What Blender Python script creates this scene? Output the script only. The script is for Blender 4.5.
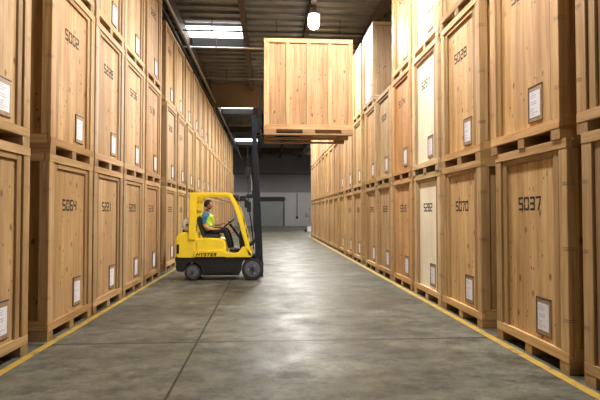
import bpy, bmesh, math, random
from mathutils import Vector, Matrix
random.seed(7)
PI = math.pi
sc = bpy.context.scene
C = sc.collection
for o in list(bpy.data.objects): bpy.data.objects.remove(o)

# ------------------------------------------------------------------ camera, world, lights, exposure
F, XV, YV, EYE = 500.0, 268.0, 213.5, 1.565
yaw = math.atan((300 - XV) / F)
pitch = math.atan((YV - 200) * math.cos(yaw) / F)
cd = bpy.data.cameras.new('camera'); cam = bpy.data.objects.new('camera', cd); C.objects.link(cam)
cam.location = (0, 0, EYE); cam.rotation_euler = (PI/2 + pitch, 0, -yaw)
cd.sensor_width = 36; cd.lens = 36 * F / 600; cd.clip_start = .05; cd.clip_end = 300
sc.camera = cam
w = bpy.data.worlds.new('world'); sc.world = w; w.use_nodes = True
w.node_tree.nodes['Background'].inputs[0].default_value = (.95, .97, 1, 1)
w.node_tree.nodes['Background'].inputs[1].default_value = .35
sc.view_settings.view_transform = 'Standard'; sc.view_settings.look = 'None'
sc.view_settings.gamma = 1; sc.view_settings.use_curve_mapping = False
sc.view_settings.exposure = 0.50
try:
    sc.cycles.use_denoising = True; sc.cycles.denoising_prefilter = 'ACCURATE'; sc.cycles.sample_clamp_indirect = 6; sc.cycles.max_bounces = 6
    sc.cycles.diffuse_bounces = 4
except Exception: pass
LAMPS = [(1.52, 5.2), (1.52, 9.4), (1.52, 16.5), (1.52, 23.8), (1.52, 30.5), (1.52, 38), (-5.2, 55), (5.2, 55)]  # the last two are unseen lamps added to brighten the far wall
LAMP_Z = 8.26
for x, y in LAMPS:
    ld = bpy.data.lights.new('lamp_light', 'SPOT'); lo = bpy.data.objects.new('lamp_light', ld); C.objects.link(lo)
    lo.location = (x, y, LAMP_Z - .56); ld.energy = 1300 if y < 6 else 1500 if y < 12 else 1000 if y > 50 else 1900; ld.color = (1, .965, .91)
    ld.spot_size = math.radians(172); ld.spot_blend = .5; ld.shadow_soft_size = .18
ld = bpy.data.lights.new('added_rear_fill', 'AREA'); lo = bpy.data.objects.new('added_rear_fill', ld); C.objects.link(lo)
ld.shape = 'RECTANGLE'; ld.size = 5.2; ld.size_y = 4.2; ld.energy = 45; ld.color = (1, .97, .93)
lo.location = (-.3, -7.8, 2.4); lo.rotation_euler = (PI/2, 0, 0)   # added fill behind the camera, faces +y through a made-up doorway

# ------------------------------------------------------------------ materials
def nt(m):
    m.use_nodes = True; t = m.node_tree; return t, t.nodes['Principled BSDF']
def N(t, k, **kw):
    n = t.nodes.new(k)
    for a, b in kw.items(): setattr(n, a, b)
    return n
def L(t, a, b): t.links.new(a, b)
def plain(name, col, rough=.6, metal=0, noise=.12, scale=8, emit=0):
    m = bpy.data.materials.new(name); t, b = nt(m)
    b.inputs['Roughness'].default_value = rough; b.inputs['Metallic'].default_value = metal
    tc = N(t, 'ShaderNodeTexCoord'); nz = N(t, 'ShaderNodeTexNoise'); nz.inputs['Scale'].default_value = scale
    nz.inputs['Detail'].default_value = 4
    L(t, tc.outputs['Object'], nz.inputs['Vector'])
    cr = N(t, 'ShaderNodeValToRGB'); L(t, nz.outputs['Fac'], cr.inputs['Fac'])
    lo_, hi = 1 - noise, 1 + noise
    cr.color_ramp.elements[0].position = .3; cr.color_ramp.elements[1].position = .7
    cr.color_ramp.elements[0].color = tuple(min(1, c*lo_) for c in col) + (1,)
    cr.color_ramp.elements[1].color = tuple(min(1, c*hi) for c in col) + (1,)
    L(t, cr.outputs['Color'], b.inputs['Base Color'])
    if emit:
        b.inputs['Emission Color'].default_value = tuple(col) + (1,); b.inputs['Emission Strength'].default_value = emit
    return m
def wood(name, axis, ply, tint=True, base=(.575, .42, .235), soft=False):
    """pine: grain runs along axis (0 x, 1 y, 2 z); ply adds broad bands and knots"""
    m = bpy.data.materials.new(name); t, b = nt(m)
    b.inputs['Roughness'].default_value = .6
    tc = N(t, 'ShaderNodeTexCoord'); oi = N(t, 'ShaderNodeObjectInfo')
    mul = N(t, 'ShaderNodeVectorMath', operation='MULTIPLY_ADD')
    cmb = N(t, 'ShaderNodeCombineXYZ')
    for i in range(3): L(t, oi.outputs['Random'], cmb.inputs[i])
    L(t, cmb.outputs[0], mul.inputs[0]); mul.inputs[1].default_value = (37, 53, 71)
    L(t, tc.outputs['Object'], mul.inputs[2])
    def scaled(s_across, s_along):
        v = [s_across]*3; v[axis] = s_along
        n = N(t, 'ShaderNodeVectorMath', operation='MULTIPLY'); L(t, mul.outputs[0], n.inputs[0]); n.inputs[1].default_value = v
        return n.outputs[0]
    def noise(vec, det=3, dist=0):
        n = N(t, 'ShaderNodeTexNoise'); n.inputs['Scale'].default_value = 1; n.inputs['Detail'].default_value = det
        n.inputs['Distortion'].default_value = dist; L(t, vec, n.inputs['Vector']); return n.outputs['Fac']
    def ramp(f, a, ca, c, cc):
        r = N(t, 'ShaderNodeValToRGB'); L(t, f, r.inputs['Fac'])
        r.color_ramp.elements[0].position = a; r.color_ramp.elements[0].color = ca + (1,)
        r.color_ramp.elements[1].position = c; r.color_ramp.elements[1].color = cc + (1,); return r.outputs['Color']
    def mixm(a, bb, f=1):
        n = N(t, 'ShaderNodeMix', data_type='RGBA', blend_type='MULTIPLY'); n.inputs['Factor'].default_value = f
        L(t, a, n.inputs['A']); L(t, bb, n.inputs['B']); return n.outputs['Result']
    d = tuple(c*k for c, k in zip(base, (.93, .92, .88) if soft else (.72, .62, .50)))
    col = ramp(noise(scaled(26, 1.3), 4, .6), .3, d, .62, base)
    band = ramp(noise(scaled(3.6, .12), 1), .36, (.78, .70, .58), .6, (1.1, 1.08, 1.06))
    col = mixm(col, band, .2 if soft else 1.0)
    blot = ramp(noise(scaled(2.2, 1.2), 3), .35, (.90, .86, .82), .65, (1.05, 1.05, 1.05))
    col = mixm(col, blot)
    if ply:
        v = N(t, 'ShaderNodeTexVoronoi'); v.inputs['Scale'].default_value = 1; v.inputs['Randomness'].default_value = 1
        L(t, scaled(5.2, 3.2), v.inputs['Vector'])
        kn = ramp(v.outputs['Distance'], .07, (.34, .18, .09), .17, (1, 1, 1))
        col = mixm(col, kn, .85)
        v2 = N(t, 'ShaderNodeTexVoronoi'); v2.inputs['Scale'].default_value = 1; L(t, scaled(8, 6), v2.inputs['Vector'])
        col = mixm(col, ramp(v2.outputs['Distance'], .07, (.28, .15, .08), .13, (1, 1, 1)), .85)
    if tint: col = mixm(col, oi.outputs['Color'])
    L(t, col, b.inputs['Base Color'])
    bp = N(t, 'ShaderNodeBump'); bp.inputs['Strength'].default_value = .12; bp.inputs['Distance'].default_value = .01
    L(t, noise(scaled(40, 2), 3), bp.inputs['Height']); L(t, bp.outputs['Normal'], b.inputs['Normal'])
    return m
PLY = wood('pine_plywood', 2, True); PLYW = wood('whitewashed_plywood', 2, False, base=(.92, .86, .70), soft=True); WV = wood('pine_upright', 2, False); WX = wood('pine_rail', 0, False); WY = wood('pine_skid', 1, False)
INK = plain('black_stencil_ink', (.018, .016, .014), .8)
PAPER = plain('document_paper', (.80, .80, .88), .5, noise=.04)
POUCH = plain('brown_pouch', (.34, .225, .14), .45, noise=.2)
PRINT = plain('grey_print', (.42, .43, .52), .8)
EDGE = plain('dark_pouch_edge', (.07, .05, .04), .6)
CLIP = plain('galvanised_clip', (.20, .19, .17), .55, .4)
GREEN = plain('green_tape', (.02, .16, .08), .6)

mfl = bpy.data.materials.new('polished_concrete'); t, b = nt(mfl)
tc = N(t, 'ShaderNodeTexCoord'); sx = N(t, 'ShaderNodeSeparateXYZ'); L(t, tc.outputs['Object'], sx.inputs[0])
def noise_of(t, vec, scale, det=5, rough=.6):
    n = N(t, 'ShaderNodeTexNoise'); n.inputs['Scale'].default_value = scale; n.inputs['Detail'].default_value = det
    n.inputs['Roughness'].default_value = rough; L(t, vec, n.inputs['Vector']); return n.outputs['Fac']
def ramp_of(t, f, stops):
    r = N(t, 'ShaderNodeValToRGB'); L(t, f, r.inputs['Fac']); e = r.color_ramp.elements
    while len(e) < len(stops): e.new(.5)
    for q, (p, c) in zip(e, stops): q.position = p; q.color = tuple(c) + (1,)
    return r.outputs['Color']
def mix_of(t, a, bb, mode='MULTIPLY', f=1.0):
    n = N(t, 'ShaderNodeMix', data_type='RGBA', blend_type=mode)
    if isinstance(f, float): n.inputs['Factor'].default_value = f
    else: L(t, f, n.inputs['Factor'])
    for s, k in ((a, 'A'), (bb, 'B')):
        if isinstance(s, tuple): n.inputs[k].default_value = s + (1,)
        else: L(t, s, n.inputs[k])
    return n.outputs['Result']
c1 = ramp_of(t, noise_of(t, tc.outputs['Object'], .55, 8, .62), [(.3, (.062, .062, .047)), (.5, (.110, .108, .084)), (.72, (.17, .165, .132))])
c2 = ramp_of(t, noise_of(t, tc.outputs['Object'], 5, 8, .7), [(.35, (.68, .68, .67)), (.65, (1.2, 1.2, 1.2))])
col = mix_of(t, c1, c2)
mp = N(t, 'ShaderNodeMapping'); mp.inputs['Scale'].default_value = (1, 1.8, 1); mp.inputs['Rotation'].default_value = (0, 0, .5); L(t, tc.outputs['Object'], mp.inputs['Vector'])
col = mix_of(t, col, ramp_of(t, noise_of(t, mp.outputs[0], 1.7, 12, .78), [(.40, (.55, .55, .54)), (.50, (1, 1, 1)), (.62, (1.18, 1.18, 1.17))]))
col = mix_of(t, col, ramp_of(t, noise_of(t, tc.outputs['Object'], 16, 10, .8), [(.38, (.72, .72, .72)), (.52, (1.06, 1.06, 1.06))]))
def line_mask(src, centre, half, period=None):
    s = src
    if period:
        a = N(t, 'ShaderNodeMath', operation='SUBTRACT'); L(t, s, a.inputs[0]); a.inputs[1].default_value = centre - period/2
        md = N(t, 'ShaderNodeMath', operation='FLOORED_MODULO'); L(t, a.outputs[0], md.inputs[0]); md.inputs[1].default_value = period
        s = md.outputs[0]; centre = period/2
    a = N(t, 'ShaderNodeMath', operation='SUBTRACT'); L(t, s, a.inputs[0]); a.inputs[1].default_value = centre
    ab = N(t, 'ShaderNodeMath', operation='ABSOLUTE'); L(t, a.outputs[0], ab.inputs[0])
    lt = N(t, 'ShaderNodeMath', operation='LESS_THAN'); L(t, ab.outputs[0], lt.inputs[0]); lt.inputs[1].default_value = half
    return lt.outputs[0]
col = mix_of(t, col, (.016, .015, .013), 'MIX', line_mask(sx.outputs[0], -.86, .013))
col = mix_of(t, col, (.022, .02, .018), 'MIX', line_mask(sx.outputs[1], 6.19, .02, 6.1))
L(t, col, b.inputs['Base Color'])
rr = ramp_of(t, noise_of(t, tc.outputs['Object'], 1.6, 6, .6), [(.3, (.32, .32, .32)), (.7, (.58, .58, .58))])
L(t, rr, b.inputs['Roughness']); b.inputs['Specular IOR Level'].default_value = .22
bp = N(t, 'ShaderNodeBump'); bp.inputs['Strength'].default_value = .06; bp.inputs['Distance'].default_value = .02
L(t, noise_of(t, tc.outputs['Object'], 9, 5), bp.inputs['Height']); L(t, bp.outputs['Normal'], b.inputs['Normal'])

myl = bpy.data.materials.new('worn_yellow_paint'); t, b = nt(myl); tc = N(t, 'ShaderNodeTexCoord')
b.inputs['Roughness'].default_value = .5
L(t, ramp_of(t, noise_of(t, tc.outputs['Object'], 6, 8, .7), [(.36, (.12, .11, .08)), (.44, (.40, .26, .05)), (.7, (.55, .36, .06))]), b.inputs['Base Color'])

FOIL = plain('ceiling_foil', (.29, .285, .28), .38, .6, noise=.25, scale=1.2)
BEAM = plain('brown_glulam', (.065, .040, .027), .65, noise=.25, scale=3)
GIRD = plain('tan_girder', (.20, .135, .075), .7, noise=.12, scale=2)
WALLM = plain('upper_wall', (.20, .195, .205), .85, noise=.05, scale=.6)
WALLW = plain('white_lower_wall', (.44, .43, .44), .85, noise=.05, scale=.6)
SIDEW = plain('side_wall', (.22, .2, .18), .9, noise=.1, scale=.5)
BAFF = plain('black_baffle', (.012, .0105, .009), .9)
PIPE = plain('grey_pipe', (.38, .37, .36), .45, .5)
PIPEW = plain('white_pipe', (.75, .74, .72), .5)
DARKM = plain('dark_metal', (.05, .045, .045), .5, .4)
SKY = plain('skylight_diffuser', (.95, .98, 1.0), .5, noise=.02, emit=5.5)
GLASSL = plain('lamp_refractor', (1, .95, .86), .3, noise=.02, emit=14)
ROLL = plain('rollup_slats', (.27, .285, .27), .6, .1, noise=.06, scale=1)
YEL = plain('yellow_paint', (.92, .68, .03), .38, noise=.05, scale=5)
BLK = plain('black_chassis', (.009, .009, .010), .5, noise=.3, scale=12)
MASTM = plain('mast_steel', (.010, .013, .020), .35, .2, noise=.3, scale=6)
RUB = plain('tyre_rubber', (.022, .022, .023), .8, noise=.2)
RIM = plain('grey_rim', (.13, .14, .17), .5, .3, noise=.15)
CHR = plain('bright_metal', (.6, .6, .6), .25, .9)
TANK = plain('tank_white', (.80, .82, .84), .35, .0, noise=.05)
SEATM = plain('seat_vinyl', (.02, .02, .022), .6)
SKIN = plain('skin', (.50, .27, .18), .55, noise=.06)
HAIR = plain('dark_hair', (.015, .010, .008), .7, noise=.3, scale=60)
SHIRT = plain('blue_shirt', (.055, .21, .42), .8, noise=.12)
VEST = plain('hi_vis_fabric', (.62, .86, .06), .6, noise=.06)
BAND = plain('reflective_band', (.75, .77, .74), .35)
TROU = plain('black_trousers', (.015, .016, .02), .85)
SHOE = plain('black_shoe', (.012, .01, .01), .5)
EYEW = plain('eye_white', (.8, .78, .75), .3); EYED = plain('eye_dark', (.03, .02, .015), .2)
LIP = plain('lips', (.38, .15, .12), .5)
SEALM = plain('red_lamp', (.5, .02, .01), .3)

# ------------------------------------------------------------------ helpers
def box(bm, x0, x1, y0, y1, z0, z1, mi=0):
    vs = [bm.verts.new((x, y, z)) for x in (x0, x1) for y in (y0, y1) for z in (z0, z1)]
    for f in ((0,1,3,2), (4,6,7,5), (0,4,5,1), (2,3,7,6), (0,2,6,4), (1,5,7,3)):
        bm.faces.new([vs[i] for i in f]).material_index = mi
def tube(bm, p0, p1, r0, r1=None, seg=12, mi=0):
    p0, p1 = Vector(p0), Vector(p1); d = p1 - p0; r1 = r0 if r1 is None else r1
    q = d.to_track_quat('Z', 'Y').to_matrix().to_4x4(); q.translation = (p0 + p1)/2
    g = bmesh.ops.create_cone(bm, cap_ends=True, segments=seg, radius1=r0, radius2=r1, depth=d.length, matrix=q)
    for v in g['verts']:
        for f in v.link_faces: f.material_index = mi
def path(bm, pts, r, seg=8):
    for a, c in zip(pts, pts[1:]): tube(bm, a, c, r, seg=seg)
    for p in pts[1:-1]: bmesh.ops.create_icosphere(bm, subdivisions=1, radius=r, matrix=Matrix.Translation(p))
def ball(bm, c, r, s=(1, 1, 1), sub=2):
    bmesh.ops.create_icosphere(bm, subdivisions=sub, radius=r, matrix=Matrix.Translation(c) @ Matrix.Diagonal((*s, 1)))
def prism(bm, pts, y0, y1, mi=0):
    """polygon in x,z extruded along y"""
    a = [bm.verts.new((x, y0, z)) for x, z in pts]; c = [bm.verts.new((x, y1, z)) for x, z in pts]
    bm.faces.new(a).material_index = mi; bm.faces.new(c[::-1]).material_index = mi
    n = len(pts)
    for i in range(n): bm.faces.new((a[i], c[i], c[(i+1) % n], a[(i+1) % n])).material_index = mi
def mesh_of(name, bm, mats, bev=0, smooth=False):
    bmesh.ops.recalc_face_normals(bm, faces=bm.faces)
    if bev: bmesh.ops.bevel(bm, geom=[e for e in bm.edges if len(e.link_faces) == 2 and e.calc_face_angle(0) > .6], offset=bev, segments=2, affect='EDGES', clamp_overlap=True)
    me = bpy.data.meshes.new(name); bm.to_mesh(me); bm.free()
    for m in (mats if isinstance(mats, (list, tuple)) else [mats]): me.materials.append(m)
    if smooth:
        for p in me.polygons: p.use_smooth = True
        try: me.set_sharp_from_angle(angle=math.radians(40))
        except Exception: pass
    return me
def link(name, me, parent=None):
    o = bpy.data.objects.new(name, me); C.objects.link(o)
    if parent: o.parent = parent
    return o
def obj(name, bm, mats, parent=None, bev=0, smooth=False): return link(name, mesh_of(name, bm, mats, bev, smooth), parent)
def tag(o, label=None, cat=None, group=None, kind=None):
    if label: o['label'] = label
    if cat: o['category'] = cat
    if group: o['group'] = group
    if kind: o['kind'] = kind
    return o
def thing(name, label, cat, loc=(0,0,0), rz=0, group=None):
    o = bpy.data.objects.new(name, None); C.objects.link(o); o.location = loc; o.rotation_euler = (0,0,rz)
    o.empty_display_size = .2
    return tag(o, label, cat, group)
def B(*args, fn=box):
    bm = bmesh.new()
    for a in args: fn(bm, *a)
    return bm
def struct(name, bm, m, bev=0): return tag(obj(name, bm, m, None, bev), kind='structure')

# ------------------------------------------------------------------ the hall
WX0, WX1, Y0, Y1, CZ = -7.6, 7.6, -8, 62, 8.9
struct('floor', B((WX0, WX1, Y0, Y1, -.2, 0)), mfl)
bm = bmesh.new(); prof = []           # ceiling: foil sagging between cross ribs
y = Y0
while y < Y1:
    prof += [(y, CZ + .06), (y + .08, CZ + .03), (y + .28, CZ + .005), (y + .48, CZ + .03), (y + .555, CZ + .06), (y + .556, CZ - .05), (y + .61, CZ - .05)]
    y += .611
top = [(prof[-1][0], CZ + .3), (prof[0][0], CZ + .3)]
a = [bm.verts.new((WX0, p[0], p[1])) for p in prof + top]; c = [bm.verts.new((WX1, p[0], p[1])) for p in prof + top]
for i in range(len(a)): bm.faces.new((a[i], a[(i+1) % len(a)], c[(i+1) % len(a)], c[i]))
struct('ceiling', bm, FOIL)
struct('wall_left', B((WX0 - .2, WX0, Y0, Y1, 0, CZ + .2)), SIDEW)
struct('wall_right', B((WX1, WX1 + .2, Y0, Y1, 0, CZ + .2)), SIDEW)
bm = B((WX0, WX1, Y1, Y1 + .2, 4.13, CZ + .2, 0), (WX0, -1.75, Y1 - .04, Y1 + .2, 0, 4.13, 1), (1.98, WX1, Y1 - .04, Y1 + .2, 0, 4.13, 1), (-1.75, 1.98, Y1 - .04, Y1 + .2, 3.42, 4.13, 1))
struct('wall_back', bm, [WALLM, WALLW])
bm = B((WX0, -2.9, Y0 - .2, Y0, 0, CZ + .2), (2.3, WX1, Y0 - .2, Y0, 0, CZ + .2), (-2.9, 2.3, Y0 - .2, Y0, 4.6, CZ + .2))  # unseen wall; its opening is made up for the rear fill
struct('wall_front', bm, SIDEW)
struct('trim_1', B((WX0, WX1, Y1 - .06, Y1 + .05, 6.42, 6.52)), DARKM)
struct('trim_2', B((WX0, WX1, Y1 - .08, Y1 + .05, 4.08, 4.18)), PIPE)
d = thing('door_1', None, None, (0, 0, 0))
tag(d, kind='structure')
bm = bmesh.new()
for k in range(19): box(bm, -1.75, 1.98, Y1 + .02 + .012*(k % 2), Y1 + .09, k*.18, k*.18 + .18)
obj('slat_curtain', bm, ROLL, d)
obj('coil_housing', B((-1.85, 2.1, Y1 - .34, Y1 - .04, 3.28, 3.62)), DARKM, d, .03)
for x in (-1.83, 1.93): obj('guide_rail', B((x, x + .1, Y1 - .14, Y1 - .04, 0, 3.3)), DARKM, d)
# painted aisle lines
struct('trim_3', B((-2.66, -2.57, 0, 42, .001, .004)), myl)
struct('trim_4', B((2.765, 2.865, 0, 35, .001, .004)), myl)
# purlins along the aisle
n = 5
for x in (-5.7, -3.3, -.9, 1.48, 3.92, 6.3):
    struct('trim_%d' % n, B((x - .09, x + .09, Y0, Y1, CZ - .45, CZ - .045)), BEAM); n += 1
for y, zb, m in ((14.0, 7.6, None), (28.1, 7.53, GIRD), (42, 8.38, BEAM), (55.5, 8.15, BEAM)):
    if m is None: continue
    struct('trim_%d' % n, B((WX0, WX1, y, y + .18, zb, CZ - .05)), m); n += 1
# skylights with a dark baffle board behind each
for k, y in enumerate((19.42, 33.3, 48.9)):
    s = tag(thing('window_%d' % (k + 1), None, None), kind='structure')
    obj('diffuser', B((-3.19, -1.01, y, y + 1.12, CZ - .10, CZ - .06)), SKY, s)
    obj('baffle_board', B((-3.12, -1.01, y + 1.14, y + 1.18, CZ - .49, CZ - .06)), BAFF, s)
    obj('skylight_curb', B((-3.205, -.995, y + 1.12, y + 1.139, CZ - .13, CZ - .05)), PIPEW, s)
def pipe(name, p0, p1, r, m, label, hang):
    o = thing(name, label, 'pipe')
    bm = bmesh.new(); tube(bm, p0, p1, r, seg=14); obj('pipe_run', bm, m, o, smooth=True)
    for h in hang:
        bm = bmesh.new(); tube(bm, (h[0], h[1], h[2]), (h[0], h[1], CZ - .04), .012, seg=6)
        tube(bm, (h[0], h[1], h[2] - .01), (h[0], h[1], h[2] + .05), r*1.25, seg=10); obj('hanger', bm, DARKM, o)
    return o
for y, z, m, lab in ((18.6, 8.36, DARKM, 'thin dark sprinkler pipe crossing the ceiling in front of the nearest skylight'),
                     (20.3, 8.30, PIPEW, 'pale sprinkler pipe crossing the ceiling below the far edge of the nearest skylight'),
                     (25.2, 8.36, PIPE, 'grey sprinkler pipe crossing the ceiling just in front of the deep tan girder'),
                     (38.6, 8.36, PIPE, 'grey sprinkler pipe crossing the ceiling between the second and third skylights')):
    pipe('sprinkler_pipe', (-7.0, y, z), (7.0, y, z), .032, m, lab, [(x, y, z) for x in (-5.0, -2.1, .3, 2.7, 5.1)])
pipe('sprinkler_main', (-2.98, -2, 7.8), (-2.98, 58, 7.8), .06, PIPE, 'light grey pipe running lengthwise above the left crate row', [(-2.98, y, 7.8) for y in range(2, 58, 6)])
pipe('electrical_conduit', (-3.18, -2, 7.72), (-3.18, 58, 7.72), .05, DARKM, 'dark conduit running lengthwise above the left crates, beside the grey main', [(-3.18, y, 7.72) for y in range(3, 58, 6)])
o = thing('wall_conduit', 'thin dark vertical conduit on the white far wall right of the roll-up door', 'conduit')
obj('conduit_tube', B(((3.59, Y1 - .10, 1.15), (3.59, Y1 - .10, 4.1), .035), fn=tube), DARKM, o); obj('junction_box', B((3.46, 3.72, Y1 - .16, Y1 - .04, .95, 1.2)), DARKM, o, .02)
o = thing('alarm_box', 'small dark box mounted on the far wall near the right crate row', 'box')
obj('housing', B((4.66, 4.94, Y1 - .18, Y1 - .04, 1.2, 1.6)), DARKM, o, .02); obj('door_face', B((4.70, 4.90, Y1 - .195, Y1 - .175, 1.24, 1.56)), PIPE, o)

# high-bay lamps
LAB = {2.5: None, 9.2: None, 16.5: 'glowing high-bay lamp hanging from the ceiling above the lifted crate'}
def lamp_meshes():
    h = bmesh.new(); tube(h, (0, 0, .0), (0, 0, .26), .13, .10, 20); tube(h, (0, 0, -.06), (0, 0, 0), .20, .14, 20)
    g = bmesh.new()
    for z0, z1, r0, r1 in ((-.14, -.06, .19, .17), (-.40, -.14, .19, .19), (-.49, -.40, .15, .19), (-.53, -.49, .07, .15)): tube(g, (0, 0, z0), (0, 0, z1), r0, r1, 24)
    r = bmesh.new(); tube(r, (0, 0, .25), (0, 0, CZ - .04 - LAMP_Z), .014, seg=8); tube(r, (0, 0, CZ - .12 - LAMP_Z), (0, 0, CZ - .04 - LAMP_Z), .06, seg=10)
    return [('housing', mesh_of('housing', h, PIPE, smooth=True)), ('refractor', mesh_of('refractor', g, GLASSL, smooth=True)), ('suspension_rod', mesh_of('rod', r, DARKM))]
LM = lamp_meshes()
for i, (x, y) in enumerate(LAMPS):
    lab = ['high-bay lamp over the near end of the aisle, first from the camera', 'high-bay lamp over the aisle before the forklift, second from the camera',
           'glowing high-bay lamp hanging above the lifted crate', 'high-bay lamp hidden behind the lifted crate, fourth from the camera',
           'high-bay lamp behind the lifted crate, fifth from the camera', 'high-bay lamp far down the aisle, sixth from the camera',
           'unseen lamp added to brighten the far wall, left of the aisle', 'unseen lamp added to brighten the far wall, right of the aisle'][i]
    o = thing('high_bay_lamp', lab, 'lamp', (x, y, LAMP_Z), group='high-bay lamps along the aisle')
    for nm, me in LM: link(nm, me, o)

# ------------------------------------------------------------------ crates
W, D, H = 1.53, 2.13, 2.31
hw = W/2
P = {}
def crate_parts():
    def add(k, bm, m, bev=.004): P[k] = mesh_of(k, bm, m, bev)
    def stringer(cx, ww):
        pts = [(0,0), (D,0), (D,.13), (1.84,.13), (1.86,.038), (1.22,.038), (1.22,.13), (.92,.13), (.92,.038), (.28,.038), (.30,.13), (0,.13)]
        bm = bmesh.new()
        a = [bm.verts.new((cx - ww/2, p[0], p[1])) for p in pts]; c = [bm.verts.new((cx + ww/2, p[0], p[1])) for p in pts]
        bm.faces.new(a); bm.faces.new(c[::-1])
        for i in range(len(pts)): bm.faces.new((a[i], c[i], c[(i+1) % len(pts)], a[(i+1) % len(pts)]))
        # the front end is cut lower so that the rail sits on it
        return bm
    add('stringer_a', stringer(-hw + .08, .16), WY, 0); add('stringer_b', stringer(0, .14), WY, 0); add('stringer_c', stringer(hw - .08, .16), WY, 0)
    add('floor_board', B((-hw + .03, hw - .03, .03, D - .03, .13, .15)), PLY, 0)
    add('front_panel', B((-hw + .19, hw - .19, .040, .054, .15, H - .06)), PLY, 0)
    add('front_panel_white', B((-hw + .19, hw - .19, .040, .054, .15, H - .06)), PLYW, 0)
    add('back_panel', B((-hw + .01, hw - .01, D - .03, D - .012, .13, H - .02)), PLY, 0)
    for k, s in (('l', -1), ('r', 1)):
        xs = sorted((s*(hw - .032), s*(hw - .044))); add('side_panel_' + k, B((xs[0], xs[1], .05, D - .03, .15, H - .04)), PLY, 0)
        xo = sorted((s*(hw - .003), s*(hw - .032)))
        for j, yc in enumerate((.56, D/2, 1.57)): add('side_batten_%s%d' % (k, j), B((xo[0], xo[1], yc - .045, yc + .045, .25, H - .10)), WV, .003)
        xr = sorted((s*hw, s*(hw - .022)))
        add('side_top_rail_' + k, B((xr[0], xr[1], .065, D, H - .10, H)), WY, .003)
        add('side_bottom_rail_' + k, B((xr[0], xr[1], .045, D, .13, .25)), WY, .003)
        xp = sorted((s*hw, s*(hw - .145)))
        add('corner_post_f' + k, B((xp[0], xp[1], 0, .039, .21, H - .10), (sorted((s*hw, s*(hw - .035)))[0], sorted((s*hw, s*(hw - .035)))[1], .0395, .12, .25, H - .10)), WV)
        add('corner_post_b' + k, B((sorted((s*hw, s*(hw - .022)))[0], sorted((s*hw, s*(hw - .022)))[1], D - .11, D, .25, H - .10)), WV)
        xb = sorted((s*(hw - .168), s*(hw - .262))); add('batten_' + k, B((xb[0], xb[1], .014, .0395, .21, H - .10)), WV)
        for j, z in enumerate((.52, 1.22, 1.86)):
            bm = bmesh.new()
            for dz in (-.011, .011):
                xx = sorted((s*(hw + .002), s*(hw - .08))); box(bm, xx[0], xx[1], -.002, 0, z + dz - .0022, z + dz + .0022)
                xx = sorted((s*(hw + .002), s*hw)); box(bm, xx[0], xx[1], -.002, .08, z + dz - .0022, z + dz + .0022)
            P['clip_%s%d' % (k, j)] = mesh_of('clip', bm, CLIP)
    add('header_batten', B((-hw + .266, hw - .266, .014, .0395, H - .165, H - .10)), WX)
    add('top_rail', B((-hw, hw, -.004, .06, H - .10, H)), WX)
    add('bottom_rail', B((-hw, hw, -.004, .04, .11, .21)), WX)
    add('lid', B((-hw + .023, hw - .023, .061, D - .001, H - .03, H - .008)), PLY, 0)
    # document pouch right of centre near the bottom
    lx = .26
    P['pouch'] = mesh_of('pouch', B((lx - .135, lx + .135, .030, .0405, .27, .66, 0), (lx - .14, lx + .14, .026, .0405, .652, .664, 1), (lx - .14, lx + .14, .026, .0405, .264, .271, 1), (lx - .14, lx - .132, .026, .0405, .27, .66, 1)), [POUCH, EDGE])
    bm = B((lx - .105, lx + .105, .027, .030, .315, .60, 0))
    random.seed(3)
    for r in range(11):
        z = .58 - r*.024
        if r in (3, 6): continue
        box(bm, lx - .09, lx - .09 + random.uniform(.06, .17), .0258, .0272, z - .003, z + .003, 1)
    P['doc'] = mesh_of('doc', bm, [PAPER, PRINT])
    bm = B((-hw, -hw + .145, 0, .1, .21, H - .1), (hw - .145, hw, 0, .1, .21, H - .1), (-hw, hw, 0, .06, H - .1, H), (-hw, hw, 0, .04, .11, .21),
           (-hw + .175, -hw + .265, .01, .03, .21, H - .1), (hw - .265, hw - .175, .01, .03, .21, H - .1),
           (-hw, -hw + .02, .1, D, H - .1, H), (hw - .02, hw, .1, D, H - .1, H), (-hw, -hw + .02, .1, D, .13, .25), (hw - .02, hw, .1, D, .13, .25))
    P['frame'] = mesh_of('frame', bm, WV)
    P['side_walls'] = mesh_of('side_walls', B((-hw + .012, -hw + .03, .04, D, .13, H - .03), (hw - .03, hw - .012, .04, D, .13, H - .03), (-hw + .03, hw - .03, .08, D, H - .03, H - .01), (-hw + .03, hw - .03, .05, D - .02, .13, .15), (-hw + .02, hw - .02, D - .02, D, .13, H)), PLY)
crate_parts()

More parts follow.
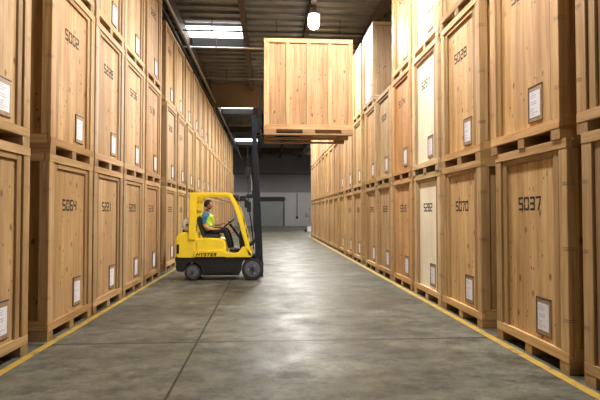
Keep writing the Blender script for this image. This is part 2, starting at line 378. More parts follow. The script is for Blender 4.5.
SEG = {'0': 'abcdef', '1': 'bc', '2': 'abged', '3': 'abgcd', '4': 'fgbc', '5': 'afgcd', '6': 'afgedc', '7': 'abc', '8': 'abcdefg', '9': 'abcdfg'}
def number_mesh(txt, x0=-.26, z0=1.60, h=.155, wd=.106, st=.025):
    bm = bmesh.new(); x = x0; g = .006; y0, y1 = .0386, .0403
    for ch in txt:
        l, r, m = x, x + wd, z0 + h/2
        R = {'a': (l + g, r - g, z0 + h - st, z0 + h), 'd': (l + g, r - g, z0, z0 + st), 'g': (l + g, r - g, m - st/2, m + st/2),
             'f': (l, l + st, m + g, z0 + h - g), 'b': (r - st, r, m + g, z0 + h - g), 'e': (l, l + st, z0 + g, m - g), 'c': (r - st, r, z0 + g, m - g)}
        if ch == '7':   # slanted stroke
            box(bm, l, r, y0, y1, z0 + h - st, z0 + h)
            prism(bm, [(r - st, z0 + h - st - g), (r, z0 + h - st - g), (l + wd*.55, z0), (l + wd*.55 - st, z0)], y0, y1)
        elif ch == '1': box(bm, l + wd/2 - st/2, l + wd/2 + st/2, y0, y1, z0, z0 + h)
        else:
            for s in SEG[ch]: q = R[s]; box(bm, q[0], q[1], y0, y1, q[2], q[3])
        x += wd + .020
    return mesh_of('digits_' + txt, bm, INK)

FULL = [('stringer', 'stringer_a'), ('stringer', 'stringer_b'), ('stringer', 'stringer_c'), ('floor_board', 'floor_board'), ('back_panel', 'back_panel'),
        ('side_panel', 'side_panel_l'), ('side_panel', 'side_panel_r')] + [('side_batten', 'side_batten_%s%d' % (k, j)) for k in 'lr' for j in range(3)] + \
       [(n_, n_ + '_' + k) for n_ in ('side_top_rail', 'side_bottom_rail') for k in 'lr'] + [('corner_post', 'corner_post_' + q) for q in ('fl', 'fr', 'bl', 'br')] + \
       [('batten', 'batten_l'), ('batten', 'batten_r'), ('header_batten', 'header_batten'), ('top_rail', 'top_rail'), ('bottom_rail', 'bottom_rail'), ('lid', 'lid')] + \
       [('corner_clip', 'clip_%s%d' % (k, j)) for k in 'lr' for j in range(3)]
MID = [('stringer', 'stringer_a'), ('stringer', 'stringer_b'), ('stringer', 'stringer_c'), ('frame', 'frame'), ('side_walls', 'side_walls')]
def crate(loc, rz, label, group=None, lod=0, num=None, pouch=True, tint=(1,1,1), post=None, face=None, numz=1.60):
    o = thing('wooden_crate', label, 'crate', loc, rz, group)
    post = post or tint; face = face or tint
    for nm, k in (FULL if lod == 0 else MID):
        c = link(nm, P[k], o)
        base = post if nm in ('corner_post', 'batten', 'frame') else tint
        j = random.uniform(.88, 1.06)*{'batten': .80, 'header_batten': .85, 'stringer': .72, 'side_panel': .80, 'side_batten': .92}.get(nm, 1)  # side_panel darkened in colour for shade in the stack gaps
        c.color = (base[0]*j, base[1]*j*random.uniform(.97, 1.02), base[2]*j*random.uniform(.93, 1.03), 1)
    f = link('front_panel', P['front_panel_white' if face == WHITE else 'front_panel'], o); f.color = (1, 1, 1, 1) if face == WHITE else (*face, 1)
    if num: link('stencil_number', number_mesh(num, z0=numz), f)
    if pouch:
        p = link('document_pouch', P['pouch'], o); link('document', P['doc'], p)
    return o

TIERN = ['bottom', 'middle', 'top']
ORD = ['nearest', 'second', 'third', 'fourth', 'fifth', 'sixth', 'seventh', 'eighth', 'ninth', 'tenth', 'eleventh', 'twelfth', 'thirteenth', 'fourteenth', 'fifteenth',
       'sixteenth', 'seventeenth', 'eighteenth', 'nineteenth', 'twentieth', 'twenty-first', 'twenty-second', 'twenty-third', 'twenty-fourth', 'twenty-fifth']
GOLD, TAN, PALE, ORNG, GREY = (1.06, 1.0, .86), (1, 1, 1), (1.18, 1.3, 1.6), (1.12, .92, .72), (.84, .88, .95)
WHITE = (1.45, 1.9, 2.9)
# near edge of each stack along the aisle, measured
RIGHT = [2.93, 4.69, 6.65, 8.29, 9.95, 11.65, 13.29, 15.40, 17.10, 18.95] + [20.65 + 1.64*k for k in range(8)]
LEFT = [4.31, 6.34, 7.94, 9.56, 11.2, 13.75, 15.55, 17.32, 19.15] + [20.85 + 1.665*k for k in range(12)]
NUM = {('R',1,0): '5037', ('R',2,0): '5070', ('R',3,0): '5282', ('R',4,0): '5315', ('R',5,0): '5223', ('R',6,0): '5240', ('R',7,0): '5262', ('R',8,0): '5216',
       ('R',1,1): '5050', ('R',2,1): '5028', ('R',3,1): '5287', ('R',4,1): '5174', ('R',3,2): '5231', ('R',4,2): '5263', ('R',5,1): '5209',
       ('L',1,0): '5064', ('L',2,0): '5221', ('L',3,0): '5209', ('L',4,0): '5218', ('L',5,0): '5233', ('L',6,0): '5245',
       ('L',1,1): '5002', ('L',2,1): '5228', ('L',3,1): '5236', ('L',4,1): '5132', ('L',5,1): '5206', ('L',6,1): '5214', ('L',3,2): '5247', ('L',4,2): '5225', ('L',5,2): '5251'}
READ = {('R',1,0), ('R',2,0), ('R',3,0), ('R',2,1), ('R',3,1), ('L',1,0), ('L',2,0), ('L',1,1), ('L',2,1), ('L',3,1)}
TINT = {('R',0,0): dict(tint=(1.02, 1, .98), face=(1.0, .98, .95)), ('R',0,1): dict(tint=(1, .93, .83), post=(1.1, 1.02, .9)),
        ('R',1,0): dict(tint=GOLD, post=(1, .96, .86)), ('R',1,1): dict(tint=(1.12, 1.0, .82), numz=1.75),
        ('R',2,0): dict(tint=GOLD, post=(1, .95, .85)), ('R',2,1): dict(tint=(1.12, 1.02, .8), post=(.95, .9, .8)),
        ('R',3,0): dict(face=WHITE, tint=(1.2, 1.3, 1.4)), ('R',3,1): dict(face=WHITE, tint=(1.25, 1.35, 1.5)), ('R',3,2): dict(face=WHITE, tint=(1.25, 1.35, 1.5)),
        ('R',4,0): dict(tint=(1.08, .93, .78)), ('R',4,1): dict(tint=(1.15, .92, .68)), ('R',4,2): dict(tint=(1.1, .95, .72)),
        ('R',6,2): dict(tint=(1.0, 1.05, 1.2), face=WHITE), ('R',7,2): dict(tint=(1.15, 1.15, .8)),
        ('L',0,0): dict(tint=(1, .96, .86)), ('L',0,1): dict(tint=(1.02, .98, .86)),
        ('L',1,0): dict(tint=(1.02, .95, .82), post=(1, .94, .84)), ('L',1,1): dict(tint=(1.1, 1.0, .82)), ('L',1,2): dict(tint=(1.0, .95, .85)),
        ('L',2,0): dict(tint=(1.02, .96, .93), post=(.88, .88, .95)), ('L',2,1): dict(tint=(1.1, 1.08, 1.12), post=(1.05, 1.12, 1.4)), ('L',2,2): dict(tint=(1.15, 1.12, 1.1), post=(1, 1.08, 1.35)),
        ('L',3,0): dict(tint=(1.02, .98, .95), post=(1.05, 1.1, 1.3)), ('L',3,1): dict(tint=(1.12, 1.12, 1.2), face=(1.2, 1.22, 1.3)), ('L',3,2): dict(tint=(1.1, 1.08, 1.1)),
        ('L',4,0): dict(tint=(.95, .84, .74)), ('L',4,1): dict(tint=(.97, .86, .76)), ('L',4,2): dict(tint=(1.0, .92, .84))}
CR = {}
for side, edges, ex in (('R', RIGHT, 2.9), ('L', LEFT, -2.69)):
    sw = 'right' if side == 'R' else 'left'
    nst = len(edges)
    for i, y0 in enumerate(edges):
        lod = 0 if y0 < 17.5 else 1
        for k in range(3):
            if k == 2 and (side, i) == ('R', 5): continue
            jx, jy = random.uniform(-.012, .012), random.uniform(-.02, .02)
            x = ex + (jx if k else abs(jx)*(1 if side == 'R' else -1))
            if side == 'L' and i >= 5: x -= .06 if k < 2 else .15
            if (side, i, k) == ('R', 0, 1): x += .02; y0 += .08
            if (side, i, k) == ('R', 1, 1): y0 += .05
            yy = y0 + (jy if k else 0)
            if side == 'L' and i == 5 and k == 2: yy += .25
            if (side, i, k) == ('R', 6, 2): yy += .32
            if side == 'R' and k: yy += .02*k
            key = (side, i, k)
            kw = dict(TINT.get(key, {}))
            if not kw:
                v = random.uniform(.9, 1.08); kw = dict(tint=(v*random.uniform(.98, 1.06), v, v*random.uniform(.82, 1.05)))
            if side == 'L' or i == 0:  # left row and nearest stacks dimmed in colour for weaker lamp light
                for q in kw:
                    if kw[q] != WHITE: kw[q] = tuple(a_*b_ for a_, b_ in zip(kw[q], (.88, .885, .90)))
            num = NUM.get(key)
            if num and key in READ:
                where = {'bottom': 'at floor level', 'middle': 'second from the floor', 'top': 'at the top'}[TIERN[k]]
                lab = 'plywood crate stencilled %s, %s in the %s %s stack' % (num, where, ORD[i], sw)
            else:
                lab = 'wooden crate, %s one of the %s stack from the camera on the %s' % (TIERN[k] if (side, i, k) != ('R', 5, 1) else 'upper', ORD[i], sw)
            if i == nst - 1: lab = 'wooden crate, %s one of the farthest stack on the %s' % (TIERN[k], sw)
            if 'face' in kw and kw['face'] == WHITE: lab = lab.replace('plywood', 'white-faced').replace('wooden crate', 'white-faced wooden crate')
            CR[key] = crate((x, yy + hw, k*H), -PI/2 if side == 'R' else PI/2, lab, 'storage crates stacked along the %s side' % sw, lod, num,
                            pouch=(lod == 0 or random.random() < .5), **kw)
for side, x, y0 in (('right', 2.9, 1.2), ('left', -2.69, 2.62)):  # unseen stacks added beside the camera to block lamp light
    for k in range(3):
        crate((x, y0 + hw, k*H), -PI/2 if side == 'right' else PI/2, 'unseen wooden crate added beside the camera on the %s, %s of its stack' % (side, TIERN[k]), 'storage crates stacked along the %s side' % side, 1, None, pouch=False)
g = obj('green_tape', B((-hw + .105, -hw + .125, -.006, 0, 1.32, 1.62)), GREEN, CR[('R',0,1)]); g['label'] = 'green tape strip on the corner post'
# the lifted crate
LIFTZ = 3.435
LC = crate((-.10, 12.59, LIFTZ), -PI/2, 'pale wooden crate raised high on the forks of the yellow forklift', None, 0, None, True, tint=(1.1, 1.0, .95), face=(1.1, 1.0, .95))

# ------------------------------------------------------------------ forklift
FKS = (.97, 1, 1)
FK = thing('forklift', 'yellow and black forklift with its mast raised, side-on across the aisle', 'forklift', (-.36, 12.30, 0)); FK.scale = FKS
def poly(bm, pts, y0, y1): prism(bm, pts, y0, y1)
hwf = .52
cw = [(-1.80,.50), (-1.83,.60), (-1.83,.98), (-1.78,1.09), (-1.68,1.13), (-1.34,1.13), (-1.34,.50)]
obj('counterweight', B((cw, -.50, .50), fn=prism), YEL, FK, .03, True)
hood = [(-1.345,.54), (-1.345,.97), (-1.25,.99), (-.75,.97), (-.67,.90), (-.64,.72), (-.64,.54)]
obj('engine_hood', B((hood, -.505, .505), fn=prism), YEL, FK, .02, True)
for s in (-1, 1):
    y0, y1 = sorted((s*.455, s*.535))
    outer = [(-1.50,2.055), (-.56,2.055), (-.50,2.02), (-.38,1.80), (-.27,1.53), (-.17,1.17), (-.09,.87), (0,.57), (-.09,.57), (-.16,.74), (-.20,.90), (-.285,1.17), (-.375,1.50),
             (-.475,1.77), (-.58,1.96), (-.66,1.975), (-1.25,1.975), (-1.32,1.93), (-1.345,1.70), (-1.36,1.12), (-1.36,.95), (-1.53,.95), (-1.52,1.4)]
    obj('guard_frame', B((outer, y0, y1), fn=prism), YEL, FK, .012)
    sill = [(-.66,.54), (-.66,.66), (-.42,.64), (-.34,.66), (-.25,.78), (-.17,.80), (-.02,.62), (-.02,.54)]
    obj('floor_sill', B((sill, y0, y1), fn=prism), YEL, FK, .012)
bm = bmesh.new()
box(bm, -1.50, -1.40, -.46, .46, 1.985, 2.05); box(bm, -.66, -.57, -.46, .46, 1.985, 2.05)
obj('guard_crossbar', bm, YEL, FK, .01)
for k in range(6):
    y = -.37 + k*.148; obj('guard_slat', B((-1.42, -.60, y - .018, y + .018, 2.0, 2.045)), YEL, FK)
ch = [(-1.83,.50), (-1.83,.30), (-1.80,.22), (-1.66,.20), (-1.62,.30), (-1.55,.40), (-1.43,.43), (-1.31,.40), (-1.23,.30), (-1.20,.12), (-.32,.12), (-.30,.30), (-.24,.44),
      (-.12,.52), (0,.54), (.08,.55), (.08,.60), (-.02,.60), (-.06,.55), (-1.83,.55)]
obj('chassis', B((ch, -.50, .50), fn=prism), BLK, FK, .008)
obj('floor_plate', B((-.66, -.05, -.45, .45, .58, .63)), BLK, FK)
obj('side_step', B((-1.10, -.42, -.535, -.50, .17, .36)), BLK, FK, .01)
for y0, y1 in ((-.545, -.50),): obj('chassis_vent', B((-1.815, -1.74, -.506, -.48, .62, .86)), BLK, FK, .02)
obj('rear_vent', B((-1.845, -1.80, -.30, .30, .62, .92)), BLK, FK, .01)
obj('tow_pin', B((-1.93, -1.82, -.06, .06, .40, .50)), BLK, FK, .01)
cowl = [(-.30,.62), (-.34,1.05), (-.28,1.24), (-.20,1.20), (-.12,.90), (-.04,.62)]
obj('dashboard', B((cowl, -.45, .45), fn=prism), BLK, FK, .02)
obj('front_cowl', B(([(-.10,.58), (-.15,.95), (-.11,.95), (-.03,.58)], -.45, .45), fn=prism), YEL, FK)
def wheel(cx, cy, r, wd, side):
    bm = bmesh.new()
    tube(bm, (cx, cy - wd/2, r), (cx, cy + wd/2, r), r, seg=32)
    tr = obj('tyre', bm, RUB, FK, .02, True)
    yo = cy + side*wd/2
    bm = bmesh.new(); tube(bm, (cx, yo - side*.02, r), (cx, yo + side*.012, r), r*.76, r*.70, seg=28)
    hb = obj('wheel_hub', bm, RIM, FK, .006, True)
    for k in range(6):
        a = k*PI/3; bm = bmesh.new(); tube(bm, (cx + r*.40*math.cos(a), yo + side*.01, r + r*.40*math.sin(a)), (cx + r*.40*math.cos(a), yo + side*.03, r + r*.40*math.sin(a)), r*.075, seg=8)
        obj('wheel_nut', bm, CHR if k % 2 else RIM, hb)
    bm = bmesh.new(); tube(bm, (cx, yo + side*.01, r), (cx, yo + side*.035, r), r*.2, seg=16); obj('hub_cap', bm, DARKM, hb)
for s in (-1, 1):
    wheel(0, s*.43, .26, .20, s); wheel(-1.43, s*.42, .195, .16, s)
# gas tank
bm = bmesh.new(); tube(bm, (-1.58, -.30, 1.30), (-1.58, .30, 1.30), .155, seg=24); ball(bm, (-1.58, -.30, 1.30), .155, (1, .45, 1), 3); ball(bm, (-1.58, .30, 1.30), .155, (1, .45, 1), 3)
tk = obj('gas_tank', bm, TANK, FK, 0, True)
bm = bmesh.new(); tube(bm, (-1.58, -.40, 1.30), (-1.58, -.36, 1.30), .09, seg=20); obj('tank_collar', bm, TANK, tk)
bm = bmesh.new(); tube(bm, (-1.58, -.45, 1.30), (-1.58, -.38, 1.30), .03, seg=10); obj('tank_valve', bm, DARKM, tk)
bm = bmesh.new()
for y in (-.18, .18): tube(bm, (-1.58, y - .02, 1.30), (-1.58, y + .02, 1.30), .163, seg=24)
box(bm, -1.72, -1.44, -.24, .24, 1.12, 1.17); box(bm, -1.70, -1.46, -.24, -.14, 1.12, 1.2); box(bm, -1.70, -1.46, .14, .24, 1.12, 1.2)
obj('tank_bracket', bm, BLK, FK)
# seat, controls
obj('seat_cushion', B(([(-1.26,.98), (-1.26,1.06), (-.84,1.08), (-.80,1.02), (-.82,.97)], -.22, .22), fn=prism), SEATM, FK, .02, True)
obj('seat_backrest', B(([(-1.27,1.03), (-1.39,1.44), (-1.35,1.50), (-1.28,1.48), (-1.15,1.06)], -.22, .22), fn=prism), SEATM, FK, .02, True)
bm = bmesh.new(); tube(bm, (-.34, 0, .98), (-.585, 0, 1.31), .03, seg=12); obj('steering_column', bm, BLK, FK)
bm = bmesh.new(); ax = Vector((-.245, 0, .33)).normalized(); u = Vector((0, 1, 0)); v = ax.cross(u); cc = Vector((-.60, 0, 1.335))
ring = [cc + (u*math.cos(a) + v*math.sin(a))*.165 for a in [i*2*PI/24 for i in range(25)]]
path(bm, ring, .014)
for a in (0, 2.1, 4.2): tube(bm, cc, cc + (u*math.cos(a) + v*math.sin(a))*.16, .01, seg=6)
tube(bm, cc - ax*.01, cc + ax*.02, .04, seg=12)
sw_ = obj('steering_wheel', bm, BLK, FK, 0, True)
bm = bmesh.new(); k0 = cc + v*.0 - u*-.15; tube(bm, k0, k0 + ax*.05, .018, seg=10); obj('steering_knob', bm, SEATM, sw_)
for k in range(3):
    bm = bmesh.new(); tube(bm, (-.30, -.18 - .06*k, 1.18), (-.36, -.18 - .06*k, 1.33), .008, seg=6); ball(bm, (-.36, -.18 - .06*k, 1.34), .02); obj('control_lever', bm, BLK, FK)
# lights and mirror on the guard
for s in (-1, 1):
    bm = bmesh.new(); tube(bm, (-.42, s*.40, 1.93), (-.34, s*.40, 1.93), .055, .075, 16); hl = obj('headlight', bm, BLK, FK)
    bm = bmesh.new(); tube(bm, (-.342, s*.40, 1.93), (-.33, s*.40, 1.93), .068, seg=16); obj('headlight_lens', bm, CHR, hl)
    obj('light_bracket', B((-.50, -.40, s*.40 - .02, s*.40 + .02, 1.95, 2.0)), BLK, FK)
    bm = bmesh.new(); tube(bm, (-.22, s*.30, .70), (.10, s*.30, .95), .03, seg=10); tube(bm, (-.16, s*.30, .75), (-.02, s*.30, .86), .042, seg=10); obj('tilt_cylinder', bm, MASTM, FK)
bm = bmesh.new(); tube(bm, (-1.36, -.48, 1.62), (-1.36, -.42, 1.62), .03, seg=10); obj('tail_light', bm, SEALM, FK)
# mast: rails lean back slightly
def lean(z): return .172 - .047*z
def rail(bm, x_off, wx, y, ty, z0, z1):
    a = [(lean(z0) + x_off, z0), (lean(z0) + x_off + wx, z0), (lean(z1) + x_off + wx, z1), (lean(z1) + x_off, z1)]
    prism(bm, a, y - ty/2, y + ty/2)
for s in (-1, 1):
    bm = bmesh.new(); rail(bm, -.07, .16, s*.42, .012, .07, 2.12); rail(bm, -.07, .018, s*.40, .06, .07, 2.12); rail(bm, .072, .018, s*.40, .06, .07, 2.12)
    obj('outer_mast_rail', bm, MASTM, FK)
    bm = bmesh.new(); rail(bm, -.045, .12, s*.355, .012, 1.2, 3.10); rail(bm, -.045, .016, s*.335, .05, 1.2, 3.10); rail(bm, .06, .016, s*.335, .05, 1.2, 3.10)
    obj('middle_mast_rail', bm, MASTM, FK)
    bm = bmesh.new(); rail(bm, -.035, .11, s*.295, .012, 2.2, 3.92); rail(bm, -.035, .016, s*.275, .045, 2.2, 3.92); rail(bm, .06, .016, s*.275, .045, 2.2, 3.92)
    obj('inner_mast_rail', bm, MASTM, FK)
    bm = bmesh.new(); tube(bm, (lean(.2) - .05, s*.24, .2), (lean(2.1) - .05, s*.24, 2.1), .035, seg=12); tube(bm, (lean(2.1) - .05, s*.24, 2.1), (lean(3.05) - .05, s*.24, 3.05), .02, seg=10)
    obj('lift_cylinder', bm, MASTM, FK, 0, True)
    bm = bmesh.new(); box(bm, lean(3.0) + .0, lean(3.0) + .012, s*.16 - .02, s*.16 + .02, 2.3, 3.85); obj('lift_chain', bm, DARKM, FK)
for z, xo, hy, nm in ((.20, -.09, .43, 0), (2.06, -.10, .43, 0), (1.2, -.09, .43, 0), (3.05, -.06, .36, 1), (2.3, -.06, .3, 2), (3.86, -.05, .30, 2)):
    obj('mast_crossbar', B((lean(z) + xo, lean(z) + xo + .03, -hy, hy, z - .05, z + .05)), MASTM, FK)
# bar joining guard and mast, hose guide on the mast
obj('hose_guide', B((-.20, -.06, -.32, -.14, 2.42, 2.68), (-.08, .08, -.30, -.20, 2.60, 2.66)), BLK, FK, .01)
obj('valve_cluster', B((-.30, -.16, -.46, -.36, 1.86, 1.98), (-.16, .06, -.45, -.38, 1.93, 2.02), (-.14, -.04, -.46, -.36, 1.60, 1.84), (-.20, -.12, -.44, -.38, 1.70, 1.88)), BLK, FK, .01)
bm = bmesh.new(); path(bm, [(-.13, -.24, 3.12), (-.14, -.24, 2.9), (-.13, -.24, 2.68), (-.13, -.24, 2.42), (-.11, -.30, 2.2), (-.12, -.36, 1.95), (-.10, -.36, 1.7), (-.05, -.3, 1.4), (.0, -.26, 1.0), (.02, -.2, .7)], .014)
obj('hydraulic_hose', bm, BLK, FK, 0, True)
bm = bmesh.new(); path(bm, [(-.07, -.26, 2.55), (-.03, -.28, 2.3), (-.03, -.28, 1.9), (-.05, -.3, 1.62)], .008); obj('light_cable', bm, TANK, FK)
# carriage, load backrest, forks (top of the forks under the crate's floor)
FT = LIFTZ + .128
bx = .155; SHIFT = .29          # the carriage is side-shifted
bm = bmesh.new()
for z in (FT + .08, FT + .42): box(bm, bx, bx + .05, -.30, .66, z - .05, z + .05)
for y in (-.24, .24): box(bm, bx - .17, bx + .01, y - .03, y + .03, FT - .04, FT + .30)
obj('fork_carriage', bm, MASTM, FK)
bm = bmesh.new()
for y in [-.29 + .153*k for k in range(7)]: box(bm, bx + .0, bx + .05, y - .015, y + .015, FT + .45, FT + 1.06)
box(bm, bx + .02, bx + .05, -.305, .66, FT + 1.04, FT + 1.08)
obj('load_backrest', bm, MASTM, FK)
for s in (-1, 1):
    pts = [(bx + .055, FT + .45), (bx + .10, FT + .45), (bx + .10, FT), (bx + 1.22, FT), (bx + 1.24, FT - .015), (bx + .10, FT - .045), (bx + .055, FT - .03)]
    obj('fork', B((pts, SHIFT + s*.30 - .06, SHIFT + s*.30 + .06), fn=prism), MASTM, FK)
# maker's name on the side
cu = bpy.data.curves.new('maker_text', 'FONT'); cu.body = 'HYSTER'; cu.size = .17; cu.extrude = .002; cu.shear = .35; cu.space_character = 1.12; cu.offset = .006
to = bpy.data.objects.new('tmp', cu); C.objects.link(to)
dg = bpy.context.evaluated_depsgraph_get(); me = bpy.data.meshes.new_from_object(to.evaluated_get(dg)); bpy.data.objects.remove(to)
xs = [v_.co.x for v_ in me.vertices]; sxx = .50/(max(xs) - min(xs))
for v_ in me.vertices: x_, y_, z_ = v_.co; v_.co = (-1.36 + x_*sxx, -.5375 + z_, .575 + y_*.62)
me.materials.clear(); me.materials.append(INK)
tx = link('maker_lettering', me, FK); tx['label'] = 'black slanted capital letters on the yellow side'
obj('lettering_plate', B((-1.38, -.66, -.536, -.50, .56, .70)), YEL, FK)
tb = bmesh.new(); box(tb, -1.3, -1.28, -.51, -.5, .1, .11); tb.free()

# ------------------------------------------------------------------ driver
def skin(name, vs, es, rad, m, parent, sub=2, root=0, sm=True):
    me = bpy.data.meshes.new(name); me.from_pydata(vs, es, []); o = bpy.data.objects.new(name, me); C.objects.link(o)
    md = o.modifiers.new('skin', 'SKIN'); md.use_smooth_shade = True; md.branch_smoothing = .3
    for i, sv in enumerate(me.skin_vertices[0].data):
        r = rad[i]; sv.radius = r if isinstance(r, tuple) else (r, r); sv.use_root = (i == root)
    s = o.modifiers.new('sub', 'SUBSURF'); s.levels = sub; s.render_levels = sub
    dg = bpy.context.evaluated_depsgraph_get(); dg.update(); nm = bpy.data.meshes.new_from_object(o.evaluated_get(dg)); bpy.data.objects.remove(o)
    nm.materials.clear(); nm.materials.append(m)
    for p in nm.polygons: p.use_smooth = True; p.material_index = 0
    return link(name, nm, parent)
def chain(n, start=0): return [(i, i + 1) for i in range(start, start + n - 1)]
DR = thing('person', 'driver in a blue shirt and yellow-green safety vest seated in the forklift, hands forward', 'person', (-.36, 12.30, 0)); DR.scale = FKS
hip = (-1.09, 0, 1.17)
V = [hip, (-1.14,0,1.30), (-1.17,0,1.45), (-1.18,0,1.545), (-1.165,0,1.615), (-1.135,0,1.70)]
R_ = [(.13,.16), (.115,.145), (.125,.165), (.09,.12), .052, .055]
E_ = [(0,1),(1,2),(2,3),(3,4),(4,5)]
def limb(base, pts, rad):
    i = len(V); V.extend(pts); R_.extend(rad); E_.append((base, i)); E_.extend(chain(len(pts), i))
    return len(V) - 1
def hand(wr, dirv, up, side, thumb):
    """wrist index; palm then five bent fingers"""
    p = Vector(V[wr]); d = Vector(dirv).normalized(); up = Vector(up).normalized(); sd = Vector(side).normalized()
    V.append(tuple(p + d*.05)); R_.append((.022, .036)); pi_ = len(V) - 1; E_.append((wr, pi_))
    for j, (off, ln) in enumerate(((-.030, .068), (-.010, .078), (.011, .074), (.031, .058))):
        b0 = p + d*.085 + sd*off; b1 = b0 + d*ln*.5 - up*ln*.22; b2 = b1 + d*ln*.1 - up*ln*.5
        i = len(V); V.extend([tuple(b0), tuple(b1), tuple(b2)]); R_.extend([.0105, .009, .008]); E_.extend([(pi_, i), (i, i+1), (i+1, i+2)])
    b0 = p + d*.035 + sd*thumb*.040; b1 = b0 + d*.03 + sd*thumb*.014 - up*.015; b2 = b1 + d*.025 - sd*thumb*.006 - up*.012
    i = len(V); V.extend([tuple(b0), tuple(b1), tuple(b2)]); R_.extend([.012, .010, .009]); E_.extend([(pi_, i), (i, i+1), (i+1, i+2)])
# right arm (towards camera): forearm forward over the lap; left arm up to the wheel
ra = [(-1.18,-.19,1.50), (-1.20,-.235,1.38), (-1.17,-.25,1.245), (-1.03,-.225,1.20), (-.90,-.175,1.19)]
la = [(-1.17,.19,1.50), (-1.12,.235,1.38), (-1.02,.24,1.27), (-.88,.20,1.29), (-.76,.165,1.325)]
wr_r = limb(3, ra, [.058, .048, .042, .037, .026]); hand(wr_r, (1, .15, -.02), (0, 0, 1), (0, 1, 0), 1)
wr_l = limb(3, la, [.058, .048, .042, .037, .026]); hand(wr_l, (1, -.05, .1), (-.5, 0, 1), (0, 1, 0), -1)
LEGS = {}
for s in (-1, 1):
    dx = .03 if s > 0 else 0
    pts = [(-1.02, s*.10, 1.14), (-.86, s*.12, 1.155), (-.70 + dx, s*.14, 1.165), (-.64 + dx, s*.14, 1.02), (-.58 + dx, s*.14, .82), (-.56 + dx, s*.14, .71), (-.48 + dx, s*.14, .665), (-.39 + dx, s*.145, .655)]
    LEGS[s] = pts; limb(0, pts, [.085, .078, .062, .056, .046, .040, .036, .025])
body = skin('body', V, E_, R_, SKIN, DR)
# head as shaped extension of the neck, joined into the same mesh
bm = bmesh.new(); bm.from_mesh(body.data)
hc = Vector((-1.12, 0, 1.775))
def headshape(bm):
    g = bmesh.ops.create_icosphere(bm, subdivisions=4, radius=1)
    for v in g['verts']:
        x, y, z = v.co
        X = x*.098; Y = y*.075; Z = z*.118
        if z < 0: X *= 1 - .10*(-z) if x < 0 else 1; Y *= 1 - .28*(-z)          # narrowing jaw
        if z < -.1 and x < 0: X *= 1 - .35*(-z)
        if x > .55 and abs(y) < .22:                                            # nose
            k = math.exp(-((z + .13)/.17)**2)*math.exp(-(y/.15)**2); X += .030*k
        if x > .5: X -= .007*math.exp(-((z - .10)/.10)**2)*math.exp(-((abs(y) - .33)/.16)**2)   # eye sockets
        if x > .5 and z < -.3: X += .006*math.exp(-((z + .42)/.07)**2)*math.exp(-(y/.25)**2)     # lips
        if x > .4 and z < -.5: X += .010*math.exp(-((z + .72)/.15)**2)*math.exp(-(y/.3)**2)      # chin
        v.co = hc + Vector((X, Y, Z))
headshape(bm)
for s in (-1, 1): ball(bm, hc + Vector((-.008, s*.076, -.008)), .03, (.55, .28, 1), 2)
bm.to_mesh(body.data); bm.free()
for p in body.data.polygons: p.use_smooth = True
body.data.materials.clear(); body.data.materials.append(SKIN)
for s in (-1, 1):
    bm = bmesh.new(); ball(bm, hc + Vector((.083, s*.028, .012)), .011, (.6, 1, .8)); e = obj('eye', bm, EYEW, DR, 0, True)
    bm = bmesh.new(); ball(bm, hc + Vector((.0895, s*.028, .012)), .0045); obj('pupil', bm, EYED, e)
    bm = bmesh.new(); tube(bm, hc + Vector((.088, s*.014, .033)), hc + Vector((.078, s*.044, .034)), .005, .003, 6); obj('eyebrow', bm, HAIR, DR)
bm = bmesh.new(); ball(bm, hc + Vector((.088, 0, -.052)), .018, (.45, 1.1, .35)); obj('lips', bm, LIP, DR, 0, True)
bm = bmesh.new()
g = bmesh.ops.create_icosphere(bm, subdivisions=6, radius=1)
for v in g['verts']: v.co = Vector((v.co.x*.108 - .006, v.co.y*.083, v.co.z*.127 + .006))
bmesh.ops.delete(bm, geom=[v for v in bm.verts if (v.co.x > .045 and v.co.z < .075) or (v.co.x > -.01 and v.co.z < .01) or v.co.z < -.045], context='VERTS')
for v in bm.verts: v.co += hc
obj('hair', bm, HAIR, DR, 0, True)
bm = bmesh.new(); g = bmesh.ops.create_icosphere(bm, subdivisions=6, radius=1)
for v in g['verts']: v.co = Vector((v.co.x*.098*(1.01), v.co.y*.062, v.co.z*.121))
bmesh.ops.delete(bm, geom=[v for v in bm.verts if v.co.z > -.066 - .25*max(0, .05 - v.co.x) or v.co.x < .012], context='VERTS')
for v in bm.verts: v.co += hc
obj('beard', bm, HAIR, DR, 0, True)
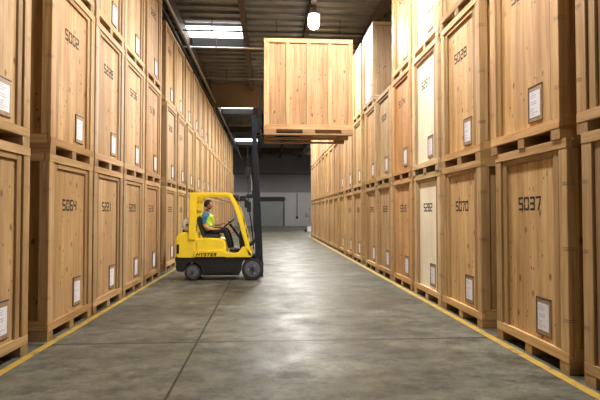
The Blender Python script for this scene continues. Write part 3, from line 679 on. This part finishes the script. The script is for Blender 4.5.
# clothes
sv = [(-1.075,0,1.08), (-1.125,0,1.26), (-1.17,0,1.45), (-1.18,0,1.545), (-1.17,0,1.595)]
srr = [(.138,.172), (.125,.158), (.135,.178), (.10,.132), (.062,.068)]
se = chain(5)
for arm in (ra, la):
    a = [arm[0], arm[1], tuple(Vector(arm[1]).lerp(Vector(arm[2]), .65))]
    i = len(sv); sv += a; srr += [.069, .062, .060]; se += [(3, i), (i, i+1), (i+1, i+2)]
skin('shirt', sv, se, srr, SHIRT, DR)
vest = skin('safety_vest', [(-1.09,0,1.12), (-1.13,0,1.28), (-1.17,0,1.44), (-1.178,0,1.535), (-1.17,0,1.58)], chain(5), [(.158,.190), (.142,.176), (.152,.20), (.130,.200), (.075,.105)], VEST, DR)
def hoop(z0, cx, rx, ry, h, name):
    bm = bmesh.new(); n_ = 32; lo_ = []; hi = []
    for i in range(n_):
        a = 2*PI*i/n_; lo_.append(bm.verts.new((cx + rx*math.cos(a), ry*math.sin(a), z0))); hi.append(bm.verts.new((cx + rx*math.cos(a) - .01, ry*math.sin(a), z0 + h)))
    for i in range(n_): bm.faces.new((lo_[i], lo_[(i+1) % n_], hi[(i+1) % n_], hi[i]))
    bmesh.ops.solidify(bm, geom=bm.faces[:], thickness=.004)
    return obj(name, bm, BAND, vest, 0, True)
hoop(1.225, -1.12, .158, .190, .045, 'reflective_band')
tv = [(-1.12,0,1.17), (-1.08,0,1.13)]; tr = [(.135,.165), (.13,.155)]; te = [(0,1)]
for s in (-1, 1):
    q = [Vector(p) for p in LEGS[s][:6]]; i = len(tv); tv += [tuple(p) for p in q]; tr += [.098, .090, .074, .068, .062, .058]; te += [(1, i)] + chain(6, i)
skin('trousers', tv, te, tr, TROU, DR)
for s in (-1, 1):
    q = LEGS[s]; skin('shoe', [(q[5][0] - .03, q[5][1], .678), (q[5][0] + .03, q[5][1], .70), (q[6][0], q[6][1], .678), (q[7][0] + .03, q[7][1], .668)], chain(4), [.036, .048, .042, .034], SHOE, DR)

# ------------------------------------------------------------------ hand truck beyond the right row
HT = thing('hand_truck', 'tall thin hand truck standing on the floor past the end of the right row', 'hand truck', (3.5, 42.2, 0), .3)
for x in (-.2, .2):
    bm = bmesh.new(); path(bm, [(x, 0, .1), (x, 0, 1.75), (x*.6, .12, 1.95)], .022); obj('frame_rail', bm, PIPE, HT, 0, True)
    bm = bmesh.new(); tube(bm, (x*1.5 - .04, .14, .14), (x*1.5 + .04, .14, .14), .14, seg=20); wl = obj('wheel', bm, RUB, HT, .01)
for z in (.3, .8, 1.3): obj('cross_brace', B((-.2, .2, -.015, .015, z - .02, z + .02)), PIPE, HT)
bm = bmesh.new(); tube(bm, (-.12, .12, 1.95), (.12, .12, 1.95), .024, seg=10); obj('handle', bm, DARKM, HT)
obj('toe_plate', B((-.25, .25, -.35, 0, .02, .05)), CHR, HT); 
bx_ = tag(obj('white_box', B((-.2, .2, -.3, -.03, 0, .42)), PAPER, None, .01), 'small white carton resting on the toe plate of the hand truck', 'box'); bx_.location = (3.5, 42.2, .052); bx_.rotation_euler = (0, 0, .3)
